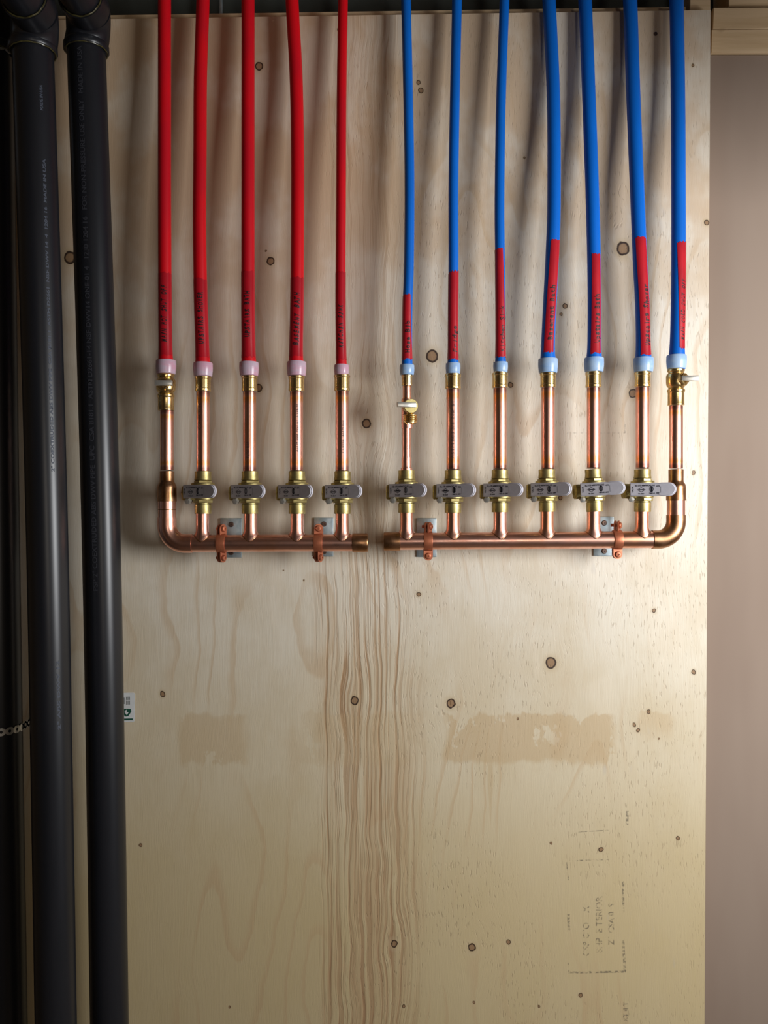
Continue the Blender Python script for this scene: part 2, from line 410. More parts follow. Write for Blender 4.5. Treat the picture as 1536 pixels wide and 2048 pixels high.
obj('cut_edge', bm, M_edge, ply, smooth=False)
# faded mill stamp
bm = bmesh.new()
def inkline(x0, y0, x1, y1, w):
    a = W(x0, y0); b = W(x1, y1); d = (b-a).normalized(); n = Vector((-d.z, 0, d.x))*w*0.00086/2
    vs = [bm.verts.new(Vector((p.x, -0.0004, p.z))) for p in (a-n, a+n, b+n, b-n)]; bm.faces.new(vs)
for l in ((1136,1945,1252,1943,4),(1250,1942,1246,1880,5),(1246,1762,1247,1824,4),(1137,1828,1138,1860,5),(1133,1724,1137,1760,2),
          (1145,1721,1218,1719,2),(1157,1664,1218,1660,1.5),(1136,1925,1138,1943,2),(1255,1622,1254,1650,5),
          (1130,866,1250,866,1),(1250,846,1250,866,1)): inkline(*l)
obj('stamp_border', bm, M_stamp, ply, smooth=False); bm = bmesh.new()
def stamp(s, px, py, size):
    t, w = text_bm(s, size*0.00086*1.35, bold=0.0003, cut=0)
    o = W(px, py)
    weld_text(bm, t, lambda x, y: Vector((o.x-y, -0.0004, o.z+x)))
stamp('CSP C\u00b0O    X', 1178, 1912, 13); stamp('SHP  E TERIOR', 1204, 1905, 13); stamp('Z/  CSA 0  S', 1228, 1890, 12)
stamp('EXT II', 1256, 2050, 10); stamp('T', 1256, 2012, 10)
obj('stamp_lettering', bm, M_stamp, ply, smooth=False)
# two small wood screws through the face
def wood_screw(px, py, label):
    bm = bmesh.new(); p = W(px, py)
    lathe(bm, [(0.0, -0.001), (0.0028, -0.0008), (0.0034, 0.0005), (0.0030, 0.0015), (0.0008, 0.0016), (0.0006, 0.0006)], axisM(p, (0,-1,0)), 20)
    tag(obj('wood_screw', bm, M_screw), label, 'screw')
wood_screw(1311, 68, 'tiny screw head in the plywood near the top, between the last two blue tubes')

# product sticker
stk = thing('product_sticker', W(258, 1443, -0.001), 'small white sticker with a green emblem on the plywood beside the black pipe', 'sticker')
bm = bmesh.new(); q = [W(218,1386), W(267,1385), W(270,1387), W(269,1442), W(267,1444), W(218,1443)]
prism(bm, [(p.x, p.z) for p in q], -0.0006, -0.0001); obj('sticker_sheet', bm, M_white, stk, smooth=False)
bm = bmesh.new()
def sp_(x, y, Y=-0.0009): p = W(x, y); return Vector((p.x, Y, p.z))
for poly in ([(236,1417),(262,1417.5),(263,1423),(257,1432),(252,1433),(246,1428),(236,1429)],[(244,1437),(266,1436.5),(266,1440),(246,1440.5)]):
    bm.faces.new([bm.verts.new(sp_(*p)) for p in poly])
obj('green_emblem', bm, M_green, stk, smooth=False)
bm = bmesh.new()
for poly in ([(250,1421),(254,1419),(254,1424),(258,1424),(254,1430),(250,1425)],):
    bm.faces.new([bm.verts.new(sp_(*p, -0.0011)) for p in poly])
obj('white_arrow', bm, M_white, stk, smooth=False)
bm = bmesh.new()
for x in (253, 256, 259):
    for y0, y1 in ((1393,1400),(1401,1409)): bm.faces.new([bm.verts.new(sp_(*p)) for p in ((x,y0),(x+1.2,y0),(x+1.2,y1),(x,y1))])
bm.faces.new([bm.verts.new(sp_(*p)) for p in ((245,1395),(249.5,1395),(249.5,1408),(245,1408))])
obj('fine_print', bm, M_gtext, stk, smooth=False)

# ------------------------------------------------------------ black drain pipes
def on_tube(path_fn, r, phi0):
    """returns mapper for text running upward on a near vertical tube"""
    def fn(x, y, z0):
        c = path_fn(z0+x); ph = phi0-y/r
        return c+Vector((math.sin(ph), -math.cos(ph), 0))*(r+0.0004)
    return fn
def tube_fn(pts):
    def f(z):
        for a, b in zip(pts[:-1], pts[1:]):
            lo, hi = (a, b) if a.z < b.z else (b, a)
            if lo.z <= z <= hi.z:
                t = (z-lo.z)/max(1e-9, hi.z-lo.z); return lo.lerp(hi, t)
        return pts[0] if abs(pts[0].z-z) < abs(pts[-1].z-z) else pts[-1]
    return f
def drain(Y, ctr, r, label, hub_y, prints, elbow_x, elbow=True, L=0.012):
    base_p = W(ctr[-1][0], ctr[-1][1], Y)
    root = thing('drain_pipe', base_p, label, 'pipe', 'black drain pipes down the left side')
    P = catmull([W(x, y, Y) for x, y in ctr], 10)
    bm = bmesh.new(); sweep(bm, P, r, 48); obj('pipe', bm, M_abs, root, angle=60)
    fn = tube_fn(P)
    hz = W(0, hub_y, Y).z; c = fn(hz); ax = (fn(hz+0.05)-fn(hz-0.05)).normalized()
    bm = bmesh.new()
    if not elbow: L = 0.2
    lathe(bm, [(r+0.0002,0),(r+0.0042,0),(r+0.0055,0.0015),(r+0.0055,0.010),(r+0.0036,0.0122),(r+0.0034,max(L,0.014))], axisM(c, ax), 48)
    top = c+ax*L
    if elbow:
        # sweep of the fitting turning towards the room
        pts = [top+Vector((0,0,-0.004))]
        R = 0.036
        for k in range(0, 10):
            a = k/9*PI/2; pts.append(top+Vector((elbow_x*k/9, -(1-math.cos(a))*R, math.sin(a)*R)))
        sweep(bm, pts, r+0.0034, 40)
        e = pts[-1]
        lathe(bm, [(r+0.0034,-0.002),(r+0.0042,0.002),(r+0.0048,0.034),(r+0.001,0.034),(r,0.02)], axisM(e, (0,-1,0)), 48)
        obj('bend_fitting', bm, M_abs, root, angle=45)
        bm = bmesh.new(); lathe(bm, [(0.0,0.0),(r,0.0),(r,0.26),(0.0,0.26)], axisM(e+Vector((0,-0.005,0)), (0,-1,0)), 40); obj('side_pipe', bm, M_abs, root)
        bm = bmesh.new(); n = 40
        sweep(bm, [e+Vector(((r+0.002)*math.cos(2*PI*k/n), -0.0345+0.0006*math.sin(k*1.7), (r+0.002)*math.sin(2*PI*k/n))) for k in range(n)], 0.0013, 8, close=True)
        obj('glue_bead', bm, M_glue, root)
    else:
        obj('hub', bm, M_abs, root)
    bm = bmesh.new(); n = 60
    Mx = axisM(c, ax)
    sweep(bm, [Mx @ Vector(((r+0.0028)*math.cos(2*PI*k/n), (r+0.0028)*math.sin(2*PI*k/n), -0.0006+0.0004*math.sin(k*1.3))) for k in range(n)], 0.0011+0.0, 8, close=True)
    obj('glue_bead', bm, M_glue, root)
    for (s, y0, y1, phi, size, mat) in prints:
        za = W(0, y0, Y).z; zb = W(0, y1, Y).z
        t, w = text_bm(s, size, bold=0.0002, cut=0.003, stretch=zb-za)
        bm = bmesh.new(); mp = on_tube(fn, r, phi)
        weld_text(bm, t, lambda x, y: mp(x, y-size*0.35, za)); obj('printed_marking', bm, mat, root, smooth=False)
    return root, fn
T3 = 'PSP 2" COEXTRUDED ABS DWV PIPE  UPC  CSA B181.1  ASTM D2661-14 NSF-DWV14 ONE-01 4   1230 1204 16   FOR NON-PRESSURE USE ONLY   MADE IN USA'
T2 = '2" COEXTRUDED ABS DWV PIPE  CSA B181.1  ASTM D2661  NSF-DWV 14  4  1204 16  MADE IN USA'
drain(-0.078, [(168,-30),(173,105),(202,1050),(219,2048),(222,2300)], 0.0301, 'black drain pipe right beside the plywood, rightmost of three, with upright lettering', 104,
      [(T3, 1178, 112, math.radians(-2), 0.0105, M_absprint)], 0.016)
drain(-0.16, [(58,-40),(66,105),(94,1050),(112,2048),(116,2300)], 0.0301, 'black drain pipe with tiny lettering near its right edge, middle of the three', 106,
      [(T2, 945, 330, math.radians(42), 0.006, M_absprint2), ('2" ABS DWV 12', 1452, 1316, math.radians(44), 0.006, M_absprint2), ('MADE IN USA', 235, 185, math.radians(40), 0.006, M_absprint2)], 0.0165, True, 0.008)
r1, f1 = drain(-0.115, [(-22,-40),(-14,105),(-2,1050),(14,2048),(18,2300)], 0.0301, 'black drain pipe cut off by the left edge, leftmost of three, under a perforated strap', 108, [], 0.0, elbow=False)
def strap(py, label):
    root = thing('pipe_strap', f1(W(0, py, -0.115).z), label, 'strap', 'perforated straps round the leftmost pipe')
    z = W(0, py, -0.115).z; c = f1(z); R = 0.0301+0.0016
    bm = bmesh.new(); step = 0.0125
    def pos(s, h):      # s along the strap, 0 = facing the room
        if s < R*PI/2: ph = s/R; return Vector((c.x+R*math.sin(ph), c.y-R*math.cos(ph), z+h+0.03*max(0, s)*0.6))
        return Vector((c.x+R, c.y+(s-R*PI/2), z+h+0.03*s*0.6))
    n = 20
    for k in range(-3, 10):
        sc = k*step
        for th in (0.0, 0.0008):
            ro = []; ri = []
            for j in range(n):
                a = 2*PI*j/n
                ro.append((sc+0.0068*math.cos(a), 0.0062*math.sin(a))); ri.append((sc+0.0024*math.cos(a), 0.0024*math.sin(a)))
            vo = [bm.verts.new(pos(*p)+Vector((0,-th,0))) for p in ro]; vi = [bm.verts.new(pos(*p)+Vector((0,-th,0))) for p in ri]
            for j in range(n): bm.faces.new((vo[j], vo[(j+1) % n], vi[(j+1) % n], vi[j]))
    obj('perforated_band', bm, M_steel, root, angle=60)
strap(1455, 'silver perforated metal strap round the leftmost black pipe, low on the pipe')
strap(108, 'silver perforated metal strap round the leftmost black pipe, near the top corner')

# ------------------------------------------------------------ manifolds
YC = -0.055; s0 = S(YC)
RH = 0.0141; RB = 0.0109
def pz(y): return (1024-y)*s0
def pxx(x): return (x-768)*s0
def manifold(label, xs, x_end, x_elbow, cap_x0, cap_x1, yl, yr, reducer_top, side):
    """side -1: elbow at the left; +1: elbow at the right"""
    xa, xb = sorted((x_elbow, x_end))
    def hy(x): return yl+(yr-yl)*(x-xa)/(xb-xa)
    root = thing('water_manifold', Vector((pxx((xa+xb)/2), YC, pz(hy((xa+xb)/2))-RH)), label, 'pipe manifold', 'copper header pipes')
    bm = bmesh.new(); a = Vector((pxx(xa), YC, pz(hy(xa)))); b = Vector((pxx(xb), YC, pz(hy(xb))))
    hstart = a if side > 0 else a; sweep(bm, [a, a.lerp(b, .5), b], RH, 48); obj('header_pipe', bm, M_cu, root)
    # end cap
    c0 = Vector((pxx(cap_x0), YC, pz(hy(cap_x0)))); c1 = Vector((pxx(cap_x1), YC, pz(hy(cap_x1)))); L = (c1-c0).length
    bm = bmesh.new(); lathe(bm, [(RH+0.0001,0),(RH+0.0015,0),(RH+0.0017,0.001),(RH+0.0016,L-0.002),(RH+0.0008,L-0.0004),(RH-0.001,L),(0.0005,L)], axisM(c0, c1-c0), 48)
    obj('end_cap', bm, M_tarn, root)
    for x, ytop in xs:
        c = Vector((pxx(x), YC, pz(hy(x)))); bm = bmesh.new()
        n = 48; rings = []
        def sad(rb, k, up): return math.sqrt(max(1e-9, RH*RH-(min(rb, RH*0.98)*math.sin(2*PI*k/n))**2))+up
        for rb, up, w in ((RB+0.0028,-0.0012,1),(RB+0.0028,0.0006,1),(RB+0.0012,0.0030,1),(RB,0.0065,0.6)):
            rings.append([c+Vector((rb*math.cos(2*PI*k/n), rb*math.sin(2*PI*k/n), (sad(rb, k, up)-RH-up)*w+RH+up)) for k in range(n)])
        for z in (RH+0.014, pz(ytop)-c.z):
            rings.append([c+Vector((RB*math.cos(2*PI*k/n), RB*math.sin(2*PI*k/n), z)) for k in range(n)])
        ring_faces(bm, rings); obj('branch_stub', bm, M_cu, root, angle=50)
        bm = bmesh.new(); rb = RB+0.0030
        sweep(bm, [c+Vector((rb*math.cos(2*PI*k/n), rb*math.sin(2*PI*k/n), sad(rb, k, 0.0002))) for k in range(n)], 0.0007, 8, close=True)
        obj('braze_seam', bm, M_tarn, root)
    return root, hy
def elbow_part(root, xv, yh, side, ytop, xend, mat):
    """90 degree elbow: vertical axis px xv, horizontal axis px yh, side = direction of header from the corner (+1 right)"""
    R = 0.030; cx = pxx(xv); cz = pz(yh); bm = bmesh.new()
    pts = [Vector((cx, YC, pz(ytop)+0.0)), Vector((cx, YC, cz+R+0.001))]
    for k in range(0, 13):
        a = k/12*PI/2
        pts.append(Vector((cx+side*R*(1-math.cos(a)), YC, cz+R*(1-math.sin(a)))))
    pts.append(Vector((pxx(xend), YC, cz)))
    sweep(bm, pts, RH+0.0014, 40); obj('elbow', bm, mat, root, angle=60)
def tail(root, xv, prof_specs):
    for name, mat, prof in prof_specs:
        bm = bmesh.new(); vprof(bm, pxx(xv), YC, prof, 48); obj(name, bm, mat, root)

VY = 1024.5
hot_x = [(405, 1027), (501, 1027), (594, 1027), (684, 1027)]
hot, hyL = manifold('copper header pipe under the red tubes, elbow turning up at its left end', hot_x, 722, 372, 705, 736, 1087, 1085.5, 0, -1)
elbow_part(hot, 334, 1087, +1, 1035, 385, M_cu)
tail(hot, 334, [
    ('riser_pipe', M_riser, [(13.2,940),(13.2,822)]),
    ('reducer_coupling', M_tarn, [(17.4,1003),(18.8,1003),(19,1001),(19,975),(18,970),(14.8,964),(14.2,961),(14.2,943),(13.2,942.6)]),
    ('riser_pipe', M_cu, [(17.4,1036),(17.4,1001)]),
    ('solder_seam', M_tarn, [(17,1020),(17.8,1020),(17.9,1018.5),(17,1018)])])
cold_x = [(813,1025),(906,1025),(1000,1024),(1094,1023),(1187,1023),(1284,1023)]
cold, hyR = manifold('copper header pipe under the blue tubes, tarnished elbow turning up at its right end', cold_x, 781, 1318, 800, 767, 1083, 1079, 0, +1)
elbow_part(cold, 1352, 1079, -1, 1030, 1304, M_tarn)
tail(cold, 1352, [
    ('riser_pipe', M_riser, [(13.2,937),(13.2,812)]),
    ('reducer_coupling', M_tarn, [(17.4,1001),(18.8,1001),(19,999),(19,974),(18,969),(14.8,964),(14.4,960),(14.6,939),(13.2,938.6)]),
    ('riser_pipe', M_cu, [(17.4,1031),(17.4,999)])])

# ------------------------------------------------------------ pipe hangers
def hanger(px, cyh, plate, label, turn):
    cx = pxx(px); cz = pz(cyh)
    root = thing('pipe_hanger', Vector((cx, 0, cz)), label, 'pipe clamp', 'copper split-ring hangers on the headers')
    x0, x1, y0, y1 = plate; a = W(x0, y1); b = W(x1, y0); zc = 0.0035
    bm = bmesh.new(); box(bm, a.x, b.x, -0.0035, -0.0003, a.z, b.z, 0.0012); obj('backing_plate', bm, M_galv, root)
    for yy in (y0+13, y1-10):
        p = W((x0+x1)/2+1, yy); p.y = -0.0036
        bm = bmesh.new(); lathe(bm, [(0.0045,0),(0.0045,0.0012),(0.0036,0.0022),(0.0012,0.0022),(0.0010,0.0008)], axisM(p, (0,-1,0)), 24); obj('screw', bm, M_screw, root)
    bm = bmesh.new(); lathe(bm, [(0.007,0),(0.007,0.006),(0.0045,0.006),(0.0045,-YC-RH-0.002)], axisM(Vector((cx, -0.0035, cz)), (0,-1,0)), 20, 0)
    obj('standoff_rod', bm, M_clamp, root)
    w = 0.0078; ri = RH+0.0002; ro = RH+0.0022
    bm = bmesh.new(); lathe(bm, [(ri,-w*0.9),(ro-0.0004,-w*0.9),(ro,-w*0.7),(ro,w*0.7),(ro-0.0004,w*0.9),(ri,w*0.9)], axisM(Vector((cx, YC, cz)), (1,0,0)), 48, closed=True)
    obj('split_ring', bm, M_clamp, root)
    for sgn in (1, -1):
        zt = cz+sgn*(RH+0.010); tw = turn[0] if sgn > 0 else turn[1]
        Mt = Matrix.Translation((cx, YC, zt)) @ Matrix.Rotation(math.radians(tw), 4, 'Z')
        poly = [(-0.0075, -sgn*0.011), (0.0075, -sgn*0.011)]
        arc = [(0.0075*math.cos(t), sgn*0.0075*math.sin(t)) for t in [k*PI/10 for k in range(11)]]
        for yo in (-0.0042, 0.0012):
            bm = bmesh.new(); prism(bm, poly[:1]+[poly[1]]+arc, yo, yo+0.0026, Mt)
            obj('ear_tab', bm, M_clamp, root)
        bm = bmesh.new()
        lathe(bm, [(0.0026,-0.010),(0.0026,0.0042),(0.0050,0.0044),(0.0052,0.0056),(0.0040,0.0076),(0.0014,0.0080),(0.0010,0.0062)], Mt @ axisM((0,0,0), (0,-1,0)), 24)
        obj('bolt', bm, M_clamp, root)
hanger(443, hyL(443), (441,484,1036,1115), 'copper pipe clamp on the left header, nearest the elbow under the red tubes', (55, 60))
hanger(637, hyL(637), (628,667,1035,1113), 'copper pipe clamp on the left header, nearest its capped end', (8, 60))
hanger(856, hyR(856), (833,873,1036,1114), 'copper pipe clamp on the right header, nearest its capped end', (65, 5))
hanger(1234, hyR(1234), (1186,1227,1033,1112), 'copper pipe clamp on the right header, beside the last two grey-handled valves', (60, 5))

# ------------------------------------------------------------ shut-off valves with grey levers
def mk_valve(label):
    """built about its own axis at the origin, stem to -Y before turning"""
    root = thing('shutoff_valve', (0,0,0), label, 'valve', 'grey-handled brass shut-off valves')
    k = s0
    def pr(lst): return [(h*k, (984-y)*k) for h, y in lst]
    bm = bmesh.new()
    lathe(bm, pr([(13.4,1027.5),(16.2,1027.5),(16.5,1026),(16.5,1009),(15,1008),(15,1006),(18.6,1006)]), None, 40)
    lathe(bm, pr([(17,1006),(20,1006),(20.5,1005),(20.5,1000.5),(17,1000)]), None, 8, PI/8)
    lathe(bm, pr([(17,1001),(21.5,999),(22.5,994),(22.5,975),(23,972.5),(23,967.5),(22,966),(16,966)]), None, 40)
    lathe(bm, pr([(15,966),(18.6,966),(18.9,965),(18.2,961.5),(15,961)]), None, 8, PI/8)
    lathe(bm, pr([(14,962),(17.3,960),(16.2,953),(16.4,945),(16.2,943),(13.4,943)]), None, 40)
    obj('valve_body', bm, M_cast, root)
    bm = bmesh.new()
    lathe(bm, [(0.0085,0.010),(0.0085,0.026),(0.0092,0.026),(0.0092,0.028)], axisM((0,0,0),(0,-1,0)), 24)
    obj('stem_bonnet', bm, M_cast, root)
    bm = bmesh.new()
    lathe(bm, [(0.012,0.010),(0.0138,0.014),(0.0138,0.0315),(0.0115,0.0335),(0.006,0.0335),(0.005,0.0315)], axisM((0,0,-0.002),(-0.84,-0.54,0)), 6, 0)
    obj('side_port', bm, M_cast, root)
    bm = bmesh.new()
    lathe(bm, [(0.0055,-0.006),(0.0055,0.004),(0.0045,0.006),(0.0015,0.0065)], axisM((-0.0135,-0.019,-0.0150),(0.35,-0.9,-0.15)), 6)
    obj('drain_screw', bm, M_steel, root)
    # lever: rounded bar
    bm = bmesh.new(); x0, x1, hw = -0.0125, 0.0600, 0.0108
    poly = [(x0, -hw), (0.028, -hw), (0.033, -hw+0.0007), (0.038, -hw-0.0002)]
    cxr = x1-hw
    poly += [(cxr+hw*math.sin(t)*1.0, -hw*math.cos(t)) for t in [j*PI/14 for j in range(15)]]
    poly += [(0.038, hw+0.0002), (0.033, hw-0.0007), (0.028, hw), (x0, hw)]
    prism(bm, poly, -0.0335, -0.0268)
    bmesh.ops.bevel(bm, geom=[e for e in bm.edges if abs(e.verts[0].co.y-e.verts[1].co.y) < 1e-6], offset=0.0016, segments=3, affect='EDGES')
    hd = obj('lever_handle', bm, M_grey, root, angle=50)
    # printing on the lever face
    bm = bmesh.new(); Yf = -0.03375
    def put(s, x, z, size, rot=False):
        t, w = text_bm(s, size, bold=0.00012, cut=0)
        if rot: weld_text(bm, t, lambda a, b: Vector((x-b, Yf, z+a)))
        else: weld_text(bm, t, lambda a, b: Vector((x+a, Yf, z+b)))
    put('SL-175 600WOG 1/2', -0.0035, 0.0052, 0.0036)
    put('B1.20.4', 0.002, -0.0080, 0.0030); put('N61-G', 0.0195, -0.0072, 0.0030); put('ON', 0.030, 0.0042, 0.0032); put('OFF', 0.0295, -0.0072, 0.0030)
    put('VALVE', -0.0062, -0.005, 0.0034, True)
    def loop(pts, w):
        n = len(pts)
        for i in range(n):
            a = Vector((pts[i][0], 0, pts[i][1])); b = Vector((pts[(i+1) % n][0], 0, pts[(i+1) % n][1])); d = (b-a).normalized(); nn = Vector((-d.z,0,d.x))*w/2
            bm.faces.new([bm.verts.new(Vector((p.x, Yf, p.z))) for p in (a-nn-d*w/2, a+nn-d*w/2, b+nn+d*w/2, b-nn+d*w/2)])
    loop([(0.0005,-0.0006),(0.0065,0.0030),(0.0125,-0.0006),(0.0065,-0.0042)], 0.0007)
    loop([(0.0035,-0.0006),(0.0095,-0.0006)], 0.0016)
    loop([(0.0225+0.0026*math.cos(t), 0.0004+0.0044*math.sin(t)) for t in [j*PI/8 for j in range(16)]], 0.0009)
    loop([(0.0225,-0.0028),(0.0225,0.0036)], 0.0022)
    loop([(0.0368,-0.0055),(0.0368,0.0045)], 0.0004)
    obj('printed_marking', bm, M_hprint, hd, smooth=False)
    return root
def copy_tree(o, parent=None):
    c = o.copy(); C.objects.link(c)
    if parent is not None: c.parent = parent; c.matrix_parent_inverse = o.matrix_parent_inverse.copy()
    for ch in list(o.children): copy_tree(ch, c)
    return c
valve0 = mk_valve('')
VS = [(406,984,-33.5,0,'valve on the left header nearest the elbow, under the upstairs shower tube'),
      (500,984,-34,0,'second valve from the left, under the red upstairs bath tube'),
      (594,984,-36,0,'third valve from the left, under the red basement bath tube'),
      (685,984,-33.5,0,'valve at the capped end of the left header, under the thinnest red tube'),
      (813,982,-37,0,'valve at the capped end of the right header, under the hose valve'),
      (906,982,-36,0,'second valve on the right header, under the blue fridge tube'),
      (1000,981,-39,0,'third valve on the right header, under the thin blue kitchen sink tube'),
      (1094,980,-40,0.5,'fourth valve on the right header, under the blue basement bath tube'),
      (1188,980,-32,2.5,'valve with a slightly raised lever, under the blue upstairs bath tube'),
      (1285,980,-31,0,'valve whose grey lever overlaps the right-hand copper riser')]
for i, (x, y, rz, tilt, lab) in enumerate(VS):
    o = valve0 if i == 0 else copy_tree(valve0)
    o.location = (pxx(x), YC, pz(y)); o.rotation_euler = (0, math.radians(-tilt), math.radians(rz))
    o['label'] = 'brass '+lab

# ------------------------------------------------------------ copper risers with brass adapters
def riser(x, ytop, ybot, ring_b, hw_ad, label, marks, flutes=True):
    root = thing('copper_riser', Vector((pxx(x), YC, pz(ybot))), label, 'pipe', 'copper risers above the valves')
    bm = bmesh.new(); vprof(bm, pxx(x), YC, [(13.2,ybot+1),(13.2,ytop)], 48); obj('pipe', bm, M_riser, root)
    bm = bmesh.new(); h = hw_ad
    vprof(bm, pxx(x), YC, [(12,ytop+2),(h,ytop+2),(h+0.5,ytop),(h+0.5,ytop-3),(h,ytop-4),(h,ring_b+6),(h+1,ring_b+5),(h+1,ring_b+1),(h-2,ring_b),(h-2,ring_b-2)], 22 if flutes else 40)
    obj('brass_adapter', bm, M_brass if hw_ad < 15.6 else M_brass, root, angle=20)
    for yy, hh in ((ytop+2.4, 14.2), (ybot-0.2, 14.2)):
        bm = bmesh.new(); vprof(bm, pxx(x), YC, [(13.1,yy+1),(hh-0.5,yy+0.8),(hh,yy),(13.1,yy-0.8)], 40); obj('solder_ring', bm, M_solder, root)
    if marks:
        s, y0, y1, phi = marks; bm = bmesh.new()
        t, w = text_bm(s, 0.0062, cut=0.0022, stretch=(y0-y1)*s0)
        r = 13.2*s0; ph0 = math.radians(phi)
        def f(a, b): ph = ph0-(b-0.002)/r; return Vector((pxx(x)+(r+0.0003)*math.sin(ph), YC-(r+0.0003)*math.cos(ph), pz(y0)+a))
        weld_text(bm, t, f); obj('printed_marking', bm, M_print, root, smooth=False)
    return root
riser(406, 781, 943, 753, 15.3, 'copper riser of the red upstairs shower tube, first from the left with a grey valve', ('COPPER TUBE', 860, 808, -18))
riser(499, 781, 943, 752, 15.3, 'copper riser of the red upstairs bath tube, beside a small knot in the plywood', ('TUBE B88', 918, 885, -4))
riser(593, 781, 942, 752, 15.3, 'copper riser of the red basement bath tube, with lettering along its middle', ('ASTM B88  NSF 61  TYPE M', 905, 810, 14))
riser(684, 780, 942, 750, 15.3, 'copper riser at the right end of the red group, under the thin red tube', ('COPPER  ASTM B88', 906, 842, 12))
riser(906, 776, 939, 748, 15.3, 'copper riser of the blue fridge tube, with faint lettering down its middle', ('ASTM B88 3/4  NSF 61', 918, 805, -6))
riser(1000, 774, 938, 746, 15.2, 'copper riser of the thin blue kitchen sink tube, scorched dark at its top', None)
riser(1096, 773, 937, 746, 15.2, 'copper riser of the blue basement bath tube, fourth in the blue group', None)
riser(1187, 773, 936, 745, 15.2, 'copper riser of the blue upstairs bath tube, above the raised lever', None)
riser(1285, 772, 936, 745, 15.2, 'copper riser of the blue upstairs shower tube, beside a round knot in the plywood', None)
# the narrow one carrying the hose valve
hr = thing('copper_riser', Vector((pxx(813), YC, pz(941))), 'narrow copper riser with the small hose valve, leftmost of the blue group', 'pipe', 'copper risers above the valves')
bm = bmesh.new(); vprof(bm, pxx(814), YC, [(8.7,800),(8.7,770)], 40); obj('pipe', bm, M_riser, hr)
bm = bmesh.new(); vprof(bm, pxx(813), YC, [(8.8,916),(8.8,854)], 40); obj('pipe', bm, M_cu, hr)
bm = bmesh.new(); vprof(bm, pxx(813), YC, [(8.8,941),(11.5,941),(11.5,936),(9.6,935),(10,932),(10,915),(8.8,914.6)], 40); obj('coupling', bm, M_cu, hr)
bm = bmesh.new(); vprof(bm, pxx(814), YC, [(8.5,771),(10.8,771),(11,769),(10.4,768),(10.4,754),(11.6,753),(11.6,751),(8,750)], 14); obj('brass_adapter', bm, M_brass, hr, angle=20)
bm = bmesh.new(); vprof(bm, pxx(814), YC, [(8.6,772.5),(9.6,772),(9.8,771.4),(8.6,770.8)], 40); obj('solder_ring', bm, M_solder, hr)

# ------------------------------------------------------------ hose valve
hv = thing('drain_valve', Vector((pxx(814), YC, pz(856))), 'small brass hose valve with silver lever and threaded outlet, in the first blue line', 'valve')
bm = bmesh.new(); vprof(bm, pxx(814), YC, [(8.6,857),(11,857),(11.3,855),(11.3,801),(11,798),(8.6,797.6)], 40); obj('copper_body', bm, M_cu, hv)
vc = Vector((pxx(814), YC, pz(816))); vd = Vector((0.22,-1,0)).normalized()
bm = bmesh.new()
lathe(bm, [(0.0085,0.004),(0.0085,0.018),(0.0112,0.019),(0.0117,0.020),(0.0117,0.0275),(0.0111,0.0285),(0.0005,0.0287)], axisM(vc, vd), 36)
obj('bonnet_disc', bm, M_cast, hv)
oc = vc+vd*0.022+Vector((0.0,0,-0.004))
bm = bmesh.new(); prof = [(0.0055,0.0),(0.0055,0.0075),(0.0075,0.009)]
for k in range(4): prof += [(0.0118,0.0105+k*0.0032),(0.0118,0.0115+k*0.0032),(0.0103,0.0124+k*0.0032)]
prof += [(0.0103,0.0235),(0.0075,0.0235),(0.0070,0.018)]
lathe(bm, prof, axisM(oc, (0,0,-1)), 32); obj('threaded_outlet', bm, M_brass, hv)
Mh = Matrix.Translation(vc+vd*0.033) @ Matrix.Rotation(math.radians(12), 4, 'Z')
bm = bmesh.new(); box(bm, -0.0245, 0.0065, -0.0035, 0.0035, -0.0030, 0.0048, 0.0009, Mh)
obj('flat_lever', bm, M_steel, hv)
bm = bmesh.new(); lathe(bm, [(0.0032,0.026),(0.0032,0.031)], axisM(vc, vd), 16); obj('stem', bm, M_brass, hv)

# ------------------------------------------------------------ main ball valves
def ball_valve(x, ytop, label, rz, bar, hy_):
    root = thing('ball_valve', Vector((pxx(x), YC, pz(ytop+74))), label, 'valve', 'small brass ball valves on the main lines')
    y = ytop; bm = bmesh.new()
    vprof(bm, pxx(x), YC, [(13.3,y+74),(16,y+74),(16.3,y+72.5),(16,y+71),(15.8,y+50),(16.2,y+48),(17.2,y+46.5),(17.2,y+43),(15.2,y+41),(14.8,y+39),(17,y+36),
        (18.6,y+33),(19.2,y+28),(19.2,y+16),(18,y+12),(15.4,y+10),(15.2,y+8),(16.6,y+6),(16.8,y+3),(15.6,y+1),(13,y)], 40)
    obj('valve_body', bm, M_brass, root, angle=30)
    c = Vector((pxx(x), YC, pz(y+hy_))); d = Vector((math.sin(math.radians(rz)), -math.cos(math.radians(rz)), 0))
    bm = bmesh.new(); lathe(bm, [(0.011,0.010),(0.011,0.0165),(0.0095,0.018),(0.0062,0.0185),(0.0062,0.0225)], axisM(c, d), 8, PI/8); obj('packing_nut', bm, M_brass, root, angle=25)
    bm = bmesh.new(); lathe(bm, [(0.0035,0.02),(0.0035,0.029)], axisM(c, d), 16); obj('stem', bm, M_steel, root)
    Mh = Matrix.Translation(c+d*0.0265) @ Matrix.Rotation(math.radians(bar[2]), 4, 'Z')
    bm = bmesh.new(); box(bm, bar[0], bar[1], -0.0045, 0.0045, -0.0042, 0.0042, 0.0009, Mh); obj('flat_lever', bm, M_steel, root)
ball_valve(332, 747, 'brass ball valve under the main hot shut off tube, lever turned towards the room', -8, (-0.007, 0.0205, 4), 24)
ball_valve(1352, 737, 'brass ball valve under the main cold shut off tube, lever pointing right', 34, (-0.0135, 0.0135, -8), 24)

